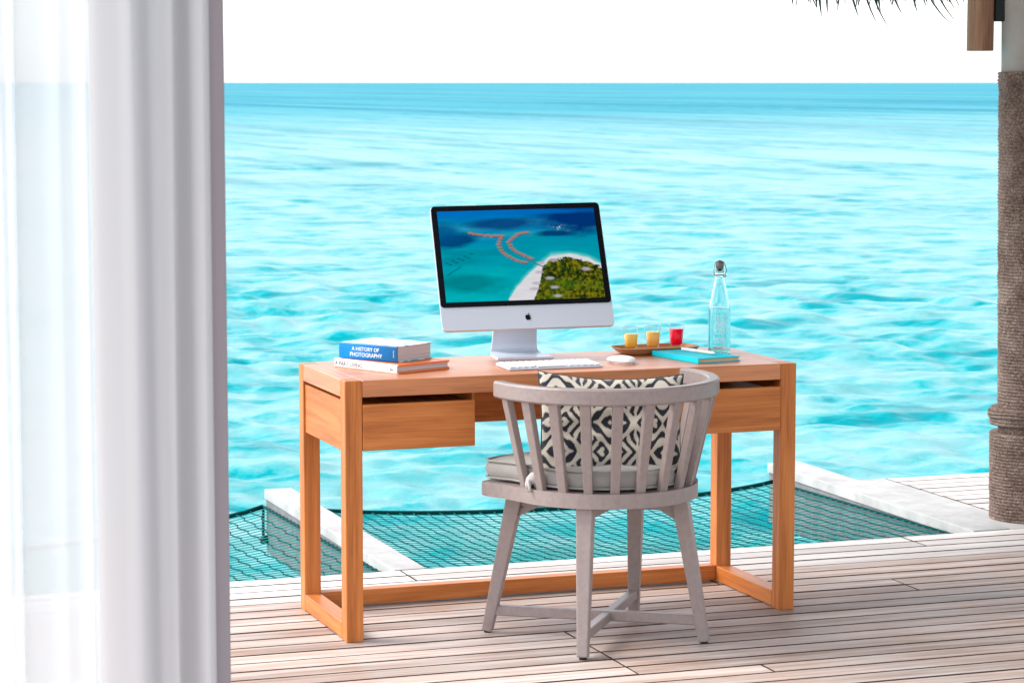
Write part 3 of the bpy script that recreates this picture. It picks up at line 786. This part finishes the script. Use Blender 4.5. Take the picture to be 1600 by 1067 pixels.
mm_ = N(blue, 'ShaderNodeMath', operation='MULTIPLY_ADD'); mm_.inputs[1].default_value = .05; L(blue, nn.outputs[0], mm_.inputs[0]); L(blue, sp_.outputs['Y'], mm_.inputs[2])
r = ramp(blue, [(.03, (.0, .085, .24)), (.12, (0, .13, .38)), (.19, (0, .20, .62))], mm_.outputs[0]); L(blue, r.outputs[0], P(blue).inputs['Base Color'])
jacket = mat('book_jacket_top', rough=.22); v = coords(jacket, (1, 1, 1)); n = noise_tex(jacket, v.outputs[0], 11, 3, .5, 1.0)
r = ramp(jacket, [(.42, (.0, .45, .55)), (.47, (.72, .75, .78)), (.58, (.70, .70, .72)), (.66, (.35, .37, .42))], n.outputs[0]); L(jacket, r.outputs[0], P(jacket).inputs['Base Color'])
book('book', (.205, .172), .7768, 33, .222, .163, .0475, jacket, blue,
     'thick book with blue spine and pale glossy cover, on top of the orange one',
     [('A HISTORY OF', .0160, .172, .0268, 0, 0), ('PHOTOGRAPHY', .0170, .180, .0095, 0, 0)], white_print)

# ------------------------------------------------------------------ tray, glasses, bottle
traym = teak('tray_wood', 0, ((.26, .10, .035), (.46, .21, .09), (.58, .31, .15)), rough=.4)
TL = Vector((1.115, .402)); TA = math.radians(2)
tray = thing('tray', (1.118, .408, .7502), 'narrow brown wooden tray with raised edges carrying three shot glasses', 'tray', rz=TA)
bm = bmesh.new(); rings = []
for sx, sy, z_ in ((.100, .044, .0), (.116, .052, .004), (.133, .066, .019), (.137, .069, .0205), (.134, .066, .0215), (.124, .058, .0105), (.108, .046, .0072)):
    ring = []
    for k in range(48):
        a_ = 2 * math.pi * k / 48; c_, s_ = math.cos(a_), math.sin(a_)
        ring.append(bm.verts.new((math.copysign(abs(c_) ** .35, c_) * sx, math.copysign(abs(s_) ** .35, s_) * sy, z_)))
    rings.append(ring)
for A, B in zip(rings, rings[1:]):
    for k in range(48): bm.faces.new((A[k], A[(k+1) % 48], B[(k+1) % 48], B[k]))
bm.faces.new(rings[0][::-1]); bm.faces.new(rings[-1]); bmesh.ops.recalc_face_normals(bm, faces=bm.faces)
tb_ = obj('tray_base', bm, traym, tray)
glass = mat('clear_glass', (.72, .93, .94), .0, 0, .5, IOR=1.45); P(glass).inputs['Transmission Weight'].default_value = 1
thin = bpy.data.materials.new('thin_glass'); thin.use_nodes = True; nt = thin.node_tree; nt.nodes.remove(nt.nodes['Principled BSDF'])
a1 = nt.nodes.new('ShaderNodeBsdfTransparent'); a1.inputs[0].default_value = (.93, .97, .98, 1); a2 = nt.nodes.new('ShaderNodeBsdfGlossy'); a2.inputs['Roughness'].default_value = .03
a5 = nt.nodes.new('ShaderNodeLayerWeight'); a5.inputs[0].default_value = .5; a3 = nt.nodes.new('ShaderNodeMath'); a3.operation = 'POWER'; a3.inputs[1].default_value = 3; nt.links.new(a5.outputs['Facing'], a3.inputs[0]); a4 = nt.nodes.new('ShaderNodeMixShader')
nt.links.new(a3.outputs[0], a4.inputs[0]); nt.links.new(a1.outputs[0], a4.inputs[1]); nt.links.new(a2.outputs[0], a4.inputs[2]); nt.links.new(a4.outputs[0], nt.nodes['Material Output'].inputs['Surface'])
def juice(name, c, deep=None):
    m = mat(name, c, .25); P(m).inputs['Subsurface Weight'].default_value = .6; P(m).inputs['Subsurface Radius'].default_value = (.03, .02, .01); P(m).inputs['Subsurface Scale'].default_value = 1.0
    P(m).inputs['Transmission Weight'].default_value = .0; P(m).inputs['IOR'].default_value = 1.34
    v = coords(m); sp = N(m, 'ShaderNodeSeparateXYZ'); L(m, v.outputs[0], sp.inputs[0])
    r = ramp(m, [(.012, deep or c), (.045, c)], sp.outputs['Z']); L(m, r.outputs[0], P(m).inputs['Base Color'])
    return m
specs = [((1.022+.012, .404), juice('pale_orange_juice', (1, .60, .15), (1, .40, .02)), .047, 'shot glass of orange juice at the left end of the wooden tray'),
         ((1.110, .409), juice('orange_juice', (1, .52, .14), (1, .40, .07)), .050, 'shot glass of paler orange juice in the middle of the tray'),
         ((1.192, .416), juice('red_juice', (1, .002, .03)), .055, 'shot glass of bright red juice at the right end of the tray')]
for (gx, gy), jm, top, lab in specs:
    t = thing('shot_glass', (gx, gy, .7577), lab, 'glass', 'shot glasses on the tray')
    obj('glass_wall', lathe([(0, 0), (.0160, 0), (.0168, .002), (.0232, .066), (.0230, .0675), (.0222, .066), (.0172, .0155), (.0150, .013), (0, .0125)], 40), thin, t, True)
    t.scale = (1.06, 1.06, 1.17)
    rr = lambda z: .0168 + (.0222 - .0168) * (z - .0155) / .0505
    obj('juice', lathe([(0, .0122), (.0152, .0127), (.0174, .0156), (rr(top) + .0002, top), (rr(top) - .001, top + .0004), (0, top)], 40), jm, t, True)
BX, BY = 1.353, .452
bt = thing('water_bottle', (1.300, .330, .7502), 'tall clear glass bottle of water with swing-top stopper at the desk corner', 'bottle')
outer = [(0, 0), (.030, 0), (.0335, .003), (.0345, .010), (.0345, .128), (.0335, .142), (.030, .160), (.024, .190), (.0175, .218), (.0145, .232), (.0140, .246), (.0160, .248), (.0165, .254), (.0140, .256), (.0135, .262)]
inner = [(.0110, .262), (.0112, .246), (.0118, .232), (.0148, .218), (.0212, .190), (.0272, .160), (.0308, .142), (.0318, .128), (.0318, .012), (.0290, .007), (0, .0065)]
BS = 1.0
obj('glass_body', lathe(outer + inner, 56), glass, bt, True)
water_in = mat('drinking_water', (.72, .96, .98), 0, 0, .5, IOR=1.33); P(water_in).inputs['Transmission Weight'].default_value = 1
obj('water', lathe([(0, .0062), (.0292, .0066), (.0321, .012), (.0321, .128), (.0312, .142), (.0310, .1425), (0, .1425)], 56), water_in, bt, True)
steel = mat('wire_steel', (.35, .34, .33), .3, .9)
obj('stopper', lathe([(0, .258), (.0100, .258), (.0115, .264), (.0125, .270), (.0125, .280), (.0090, .286), (0, .288)], 28), mat('grey_stopper', (.10, .09, .09), .4), bt, True)
wb = tube([(.0172 * math.cos(k * .3), .0172 * math.sin(k * .3), .246) for k in range(21)], .0016, 6, True)
for s_ in (-1, 1):
    tube([(s_ * .0175, 0, .246), (s_ * .0215, -.004, .256), (s_ * .0195, 0, .272), (s_ * .0125, 0, .284), (0, 0, .289)], .0015, 6, bm=wb)
    tube([(s_ * .0175, 0, .244), (s_ * .016, -.012, .240), (0, -.018, .237)], .0015, 6, bm=wb)
wob_ = obj('wire_bail', wb, steel, bt, True)
# etched print on the front of the bottle: rows of short strokes
etch = mat('etched_print', (.62, .72, .72), .6)
bm = bmesh.new(); r_ = random.Random(2)
for row in range(15):
    zc = .118 - row * .0068; hgt = .0034 if row not in (7, 11) else .0048
    a_ = -.62 + r_.uniform(0, .1)
    while a_ < .58:
        w_ = r_.uniform(.035, .10)
        if r_.random() < .82 and not (row in (9, 13)):
            q = []
            for aa, zz in ((a_, zc), (a_ + w_ * .8, zc), (a_ + w_ * .8, zc + hgt), (a_, zc + hgt)):
                th = -math.pi/2 - .33 + aa; q.append(bm.verts.new((.0349 * math.cos(th), .0349 * math.sin(th), zz)))
            bm.faces.new(q)
        a_ += w_
obj('etched_print', bm, etch, bt)

# ------------------------------------------------------------------ notebook and pen
cyan = mat('turquoise_leatherette', (0, .50, .60), .55, 0, .15)
NA = Vector((1.120, .078)); nl = thing('notebook', (1.120, .078, .7502), 'closed turquoise notebook with ribbon marker at the front right of the desk', 'notebook', rz=math.radians(9.3))
nL, nWd = .262, .150
nlx = obj('cover', join(box(0, nWd, 0, nL, .0125, .0155, .0006), box(0, nWd, 0, nL, 0, .003, .0006), box(-.0016, .0022, 0, nL, .0002, .0153, .001)), cyan, nl)
obj('page_block', box(.003, nWd - .004, .003, nL - .003, .003, .0125, 0), mat('kraft_pages', (.55, .38, .24), .9), nl)
rb = bmesh.new(); rp = [(.012, .01, .0075), (.014, -.006, .0065), (.022, -.018, .0025), (.036, -.030, .0012), (.047, -.036, .0012)]
vs = [(rb.verts.new((x - .001, y_ - .003, z_)), rb.verts.new((x + .001, y_ + .003, z_))) for x, y_, z_ in rp]
for A, B in zip(vs, vs[1:]): rb.faces.new((A[0], A[1], B[1], B[0]))
obj('ribbon', rb, mat('green_ribbon', (0, .30, .26), .7), nl)
pn = thing('marker_pen', (1.183, .232, .7665), 'thick white and cream pen lying across the turquoise notebook', 'pen', rz=math.radians(-74))
obj('cap', xf(lathe([(0, 0), (.0035, .001), (.0046, .006), (.0049, .072), (0, .072)], 20), Matrix.Translation((0, 0, .0052)) @ Matrix.Rotation(-math.pi/2, 4, 'Y')), wplastic, pn, True)
obj('barrel', xf(lathe([(0, 0), (.0043, 0), (.0044, .075), (.003, .083), (0, .084)], 20), Matrix.Translation((0, 0, .0052)) @ Matrix.Rotation(math.pi/2, 4, 'Y')), mat('cream_barrel', (.72, .68, .55), .4), pn, True)
obj('clip', box(-.06, -.012, -.001, .001, .0102, .0112, .0002), steel, pn)

# ------------------------------------------------------------------ rope-wound column
COL = (2.927, 1.173)
col = thing('rope_column', (COL[0], COL[1], 0), 'round column wound in brown rope with a thicker wound base and collar', 'column')
col.rotation_euler = (-.0055, -.0165, 0); col.location = (COL[0] + .004, COL[1], 0)
rm = mat('coir_rope', rough=.95, spec=.15)
v = coords(rm, (1, 1, 1)); n1 = noise_tex(rm, v.outputs[0], 150, 5, .75, 1.2); n2 = noise_tex(rm, v.outputs[0], 9, 4, .6)
mx = N(rm, 'ShaderNodeMix', data_type='FLOAT'); mx.inputs[0].default_value = .22; L(rm, n1.outputs[0], mx.inputs[2]); L(rm, n2.outputs[0], mx.inputs[3])
r = ramp(rm, [(.38, (.055, .032, .024)), (.50, (.23, .155, .125)), (.62, (.55, .44, .385))], mx.outputs[0]); L(rm, r.outputs[0], P(rm).inputs['Base Color'])
bump(rm, n1.outputs[0], 1.0, .010)
def rope_wrap(r0, z0, z1, pitch=.0118, d=.0052):
    pr = [(0, z0), (r0, z0)]; z = z0
    while z < z1 - .001:
        pr += [(r0 - d * .35, z), (r0 + d * .45, z + pitch * .25), (r0 + d * .7, z + pitch * .5), (r0 + d * .45, z + pitch * .75)]; z += pitch
    pr += [(r0, z), (0, z)]
    def wob(a, z_): return .0016 * noise.noise(Vector((math.cos(a) * 2.5, math.sin(a) * 2.5, z_ * 14))) + .0022 * noise.noise(Vector((math.cos(a) * 14, math.sin(a) * 14, z_ * 90))) + .0010 * math.sin(a * 7 + z_ * 60) + .0012 * noise.noise(Vector((math.cos(a) * 6, math.sin(a) * 6, z_ * 40)))
    return lathe(pr, 72, 0, 0, wob)
obj('base_winding', rope_wrap(.146, .002, .318), rm, col, True)
obj('waist', lathe([(0, .318), (.118, .318), (.116, .352), (0, .352)], 48), rm, col, True)
obj('collar_winding', rope_wrap(.144, .350, .412, .0125, .007), rm, col, True)
for z_ in (.396, .384):
    obj('collar_rope', tube([(.150 * math.cos(k * .13), .150 * math.sin(k * .13), z_ + .003 * math.sin(k * .5)) for k in range(48)], .0052, 6, True), rm, col, True)
obj('shaft_winding', rope_wrap(.116, .412, 1.628), rm, col, True)
post_m = painted('pale_bare_post', ((.36, .31, .29), (.46, .41, .385)), .6, 6, .15, .2)
obj('bare_post', lathe([(0, 1.60), (.108, 1.60), (.106, 2.9), (0, 2.9)], 56), post_m, col, True)
strutm = teak('brown_log', 2, ((.16, .075, .045), (.33, .18, .115), (.46, .28, .19)), rough=.65, spec=.3)
st = thing('timber_strut', (2.727, 1.244, 1.70), 'short brown round timber hanging beside the column top, cut off flat', 'timber')
obj('log', lathe([(0, 0), (.046, 0), (.048, .002), (.0485, 1.2), (0, 1.2)], 40), strutm, st, True)
obj('bracket', xf(box(.0, .075, -.03, .03, .105, .34, .003), Matrix.Rotation(-YAW, 4, 'Z') @ Matrix.Translation((.047, 0, 0))), dark_metal, st)

# ------------------------------------------------------------------ thatched roof over the terrace, its fringe dips into view
thatch = mat('palm_thatch', rough=.9, spec=.2); v = coords(thatch, (40, 4, 40)); n = noise_tex(thatch, v.outputs[0], 1, 5)
r = ramp(thatch, [(.35, (.07, .05, .03)), (.65, (.22, .16, .10))], n.outputs[0]); L(thatch, r.outputs[0], P(thatch).inputs['Base Color'])
roof = thing('thatched_roof', (2.9, 1.62, 2.0), 'palm thatch roof edge with dangling leaf tips above the column', 'roof')
def vz(x): return .0 + (2.9 - x) * .135      # underside of the verge, relative
RX0, RX1, RY0, RY1 = -.2, 5.0, -3.4, 1.62
bm = bmesh.new(); pts = []
for (x, y_) in ((RX0, RY0), (RX1, RY0), (RX1, RY1), (RX0, RY1)):
    pts.append((bm.verts.new((x - 2.9, y_ - 1.62, vz(x) - .02 + (RY1 - y_) * .12)), bm.verts.new((x - 2.9, y_ - 1.62, vz(x) + .2 + (RY1 - y_) * .12))))
bm.faces.new([p[0] for p in pts][::-1]); bm.faces.new([p[1] for p in pts])
for k in range(4): bm.faces.new((pts[k][0], pts[(k+1) % 4][0], pts[(k+1) % 4][1], pts[k][1]))
bmesh.ops.recalc_face_normals(bm, faces=bm.faces)
obj('thatch_layer', bm, thatch, roof)
leafm = mat('dry_palm_leaf', (.06, .13, .135), .5); P(leafm).inputs['Specular IOR Level'].default_value = .4
def leaf_tip(L_, bend, w):
    bm = bmesh.new(); prev = None
    for k in range(7):
        f = k / 6; x = bend * f ** 1.7; z = -L_ * f + .02; ww = w * (1 - f) ** .7 + .0006
        cur = (bm.verts.new((x - ww, .0, z)), bm.verts.new((x, .0015, z + .001)), bm.verts.new((x + ww, .0, z)))
        if prev:
            for q in (0, 1): bm.faces.new((prev[q], prev[q+1], cur[q+1], cur[q]))
        prev = cur
    r = bmesh.ops.solidify(bm, geom=list(bm.faces), thickness=.0008)
    return bm
# strands seen against the sky: (px in photo, tip py, lean px)
seen = [(1237, 12, 3), (1246, 12, -2), (1262, 6, 2), (1275, 16, 2), (1281, 28, 3), (1292, 23, 1), (1305, 10, 5), (1311, 19, -3), (1318, 8, 4), (1334, 30, 9), (1340, 14, -3),
        (1352, 5, 3), (1358, 40, 14), (1372, 46, 18), (1390, 8, 3), (1397, 12, -4), (1399, 25, 12), (1412, 6, 5), (1428, 22, 6), (1442, 13, 6), (1455, 8, 3),
        (1462, 43, 28), (1474, 37, 22), (1483, 20, 12), (1492, 15, 10), (1503, 8, 4)]
dep = (RY1 - CAM.y)
more_ = random.Random(9)
seen += [(1236 + more_.random() * 270, more_.uniform(4, 20), more_.uniform(-5, 9)) for _ in range(20)]
for k, (px_, py_, ln) in enumerate(seen):
    # ray through the tip and root to the verge plane Y = RY1
    def on(px, py):
        f3 = Vector((math.sin(YAW) * math.cos(PITCH), math.cos(YAW) * math.cos(PITCH), -math.sin(PITCH))); r3 = Vector((math.cos(YAW), -math.sin(YAW), 0)); u3 = r3.cross(f3)
        d_ = f3 + r3 * (px - 800) / FPX + u3 * (533.5 - py) / FPX; return CAM + d_ * ((RY1 - .02 - .01 * (k % 5) - CAM.y) / d_.y)
    tip = on(px_ + ln, py_); root = on(px_ - ln * .6, -30)
    L_ = max(.03, root.z - tip.z)
    o = obj('leaf_tip', leaf_tip(L_, tip.x - root.x, random.uniform(.005, .0085)), leafm, roof)
    o.location = (root.x - 2.9, root.y - 1.62, root.z - 2.0 - .02)
for k in range(110):
    x = random.uniform(RX0, RX1)
    if 2.0 < x < 3.05: continue
    o = obj('leaf_tip', leaf_tip(random.uniform(.1, .2), random.uniform(-.02, .05), random.uniform(.003, .006)), leafm, roof)
    o.location = (x - 2.9, random.uniform(-.06, .0), vz(x) + .02)

# ------------------------------------------------------------------ curtains
def curtain_pt(px, depth): 
    return Vector((CAM.x, CAM.y)) + fw * depth + rt * (px - 800) / FPX * depth
def sheet(profile, z0, z1, nz, samples=8, org=(0, 0)):
    """profile(zf) -> list of (px, depth); smooth curve through the points"""
    cols = []
    for k in range(nz + 1):
        zf = k / nz; pr = profile(zf); p = [curtain_pt(a, d) for a, d in pr]; out = []
        for i_ in range(len(p) - 1):
            p0, p1, p2, p3 = p[max(i_-1, 0)], p[i_], p[i_+1], p[min(i_+2, len(p)-1)]
            for s_ in range(samples):
                t_ = s_ / samples
                out.append(.5 * ((2*p1) + (p2 - p0) * t_ + (2*p0 - 5*p1 + 4*p2 - p3) * t_*t_ + (3*p1 - p0 - 3*p2 + p3) * t_**3))
        out.append(p[-1]); cols.append([(q.x - org[0], q.y - org[1], z0 + (z1 - z0) * zf) for q in out])
    nr, nc = len(cols), len(cols[0])
    co_ = np.array(cols).reshape(-1, 3)
    i_ = np.arange(nr - 1)[:, None] * nc + np.arange(nc - 1)[None, :]
    return from_np('cloth', co_, np.stack([i_, i_ + 1, i_ + nc + 1, i_ + nc], -1).reshape(-1, 4))
def cloth_mat(name, col, transl, alpha=1.0, tcol=None):
    m = bpy.data.materials.new(name); m.use_nodes = True; nt = m.node_tree; nt.nodes.clear()
    d = nt.nodes.new('ShaderNodeBsdfDiffuse'); d.inputs['Color'].default_value = (*col, 1)
    tr = nt.nodes.new('ShaderNodeBsdfTranslucent'); tr.inputs['Color'].default_value = (*(tcol or col), 1)
    mx = nt.nodes.new('ShaderNodeMixShader'); mx.inputs[0].default_value = transl
    nt.links.new(d.outputs[0], mx.inputs[1]); nt.links.new(tr.outputs[0], mx.inputs[2])
    ou = nt.nodes.new('ShaderNodeOutputMaterial'); last = mx
    tc = nt.nodes.new('ShaderNodeTexCoord'); mp = nt.nodes.new('ShaderNodeMapping'); mp.inputs['Scale'].default_value = (700, 700, 40); nt.links.new(tc.outputs['Object'], mp.inputs[0])
    nz = nt.nodes.new('ShaderNodeTexNoise'); nz.inputs['Scale'].default_value = 1; nz.inputs['Detail'].default_value = 2; nt.links.new(mp.outputs[0], nz.inputs['Vector'])
    bp = nt.nodes.new('ShaderNodeBump'); bp.inputs['Strength'].default_value = .12; bp.inputs['Distance'].default_value = .0005; nt.links.new(nz.outputs[0], bp.inputs['Height'])
    nt.links.new(bp.outputs[0], d.inputs['Normal'])
    if alpha < 1:
        tp = nt.nodes.new('ShaderNodeBsdfTransparent'); m2 = nt.nodes.new('ShaderNodeMixShader'); m2.inputs[0].default_value = alpha
        nt.links.new(tp.outputs[0], m2.inputs[1]); nt.links.new(mx.outputs[0], m2.inputs[2]); last = m2
    nt.links.new(last.outputs[0], ou.inputs['Surface']); return m
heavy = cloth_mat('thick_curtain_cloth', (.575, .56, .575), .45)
hemm = cloth_mat('shade_tinted_hem_cloth', (.31, .265, .285), .05)  # the hem's shade is put into this darker base colour
sheer = cloth_mat('sheer_voile', (.97, .98, .99), .66, .90)
DC = 4.0
org = curtain_pt(245, DC)
t = thing('curtain', (org.x, org.y, 0), 'thick pale lavender grey curtain hanging in soft folds left of the desk', 'curtain')
def prof(zf):
    w = 1 - zf; s_ = lambda k: math.sin(zf * 3.1 + k)
    return [(140 + 8 * w, 4.03), (150 + 6 * w, 4.0), (185 + 3 * s_(0), 3.975), (214 + 8 * s_(1), 3.96), (240 + 5 * s_(2), 4.005), (258 + 3 * s_(3), 4.022),
            (276 + 4 * s_(4), 4.045), (288 + 3 * s_(5), 4.012), (303 + 2 * s_(2), 3.975), (318, 3.955), (327 + 1.5 * s_(1), 3.96), (330, 3.985)]
obj('curtain_panel', sheet(prof, .015, 2.62, 40, org=org), heavy, t)
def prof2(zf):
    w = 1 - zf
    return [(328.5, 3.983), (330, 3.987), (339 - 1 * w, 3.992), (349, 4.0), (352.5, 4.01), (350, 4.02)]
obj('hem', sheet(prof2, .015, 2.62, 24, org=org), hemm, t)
org2 = curtain_pt(60, 4.2)
t = thing('sheer_curtain', (org2.x, org2.y, 0), 'sheer white curtain at the left edge with the sea showing through', 'curtain')
def prof3(zf):
    s_ = lambda k: math.sin(zf * 2.3 + k)
    return [(-260, 4.25), (-200, 4.15), (-150, 4.25), (-100, 4.15), (-60, 4.24), (-30 + 3*s_(1), 4.16), (-12, 4.20), (4 + 3*s_(2), 4.26), (16, 4.14), (24 + 2*s_(0), 4.22), (29, 4.20),
            (50, 4.19), (72 + 4*s_(1), 4.185), (95, 4.20), (120 + 3*s_(3), 4.19), (136, 4.21), (146, 4.20), (154, 4.22)]
obj('sheer_panel', sheet(prof3, .012, 2.62, 30, org=org2), sheer, t)
a_, b_ = curtain_pt(-300, 4.13), curtain_pt(420, 4.10)
rl = thing('curtain_rail', (a_.x, a_.y, 2.63), 'slim white curtain rail above the terrace opening', 'rail')
obj('rail_bar', beam((0, 0, .015), (b_.x - a_.x, b_.y - a_.y, .015), .03, .02, .03, .02, (0, 0, 1), .001), wplastic, rl)
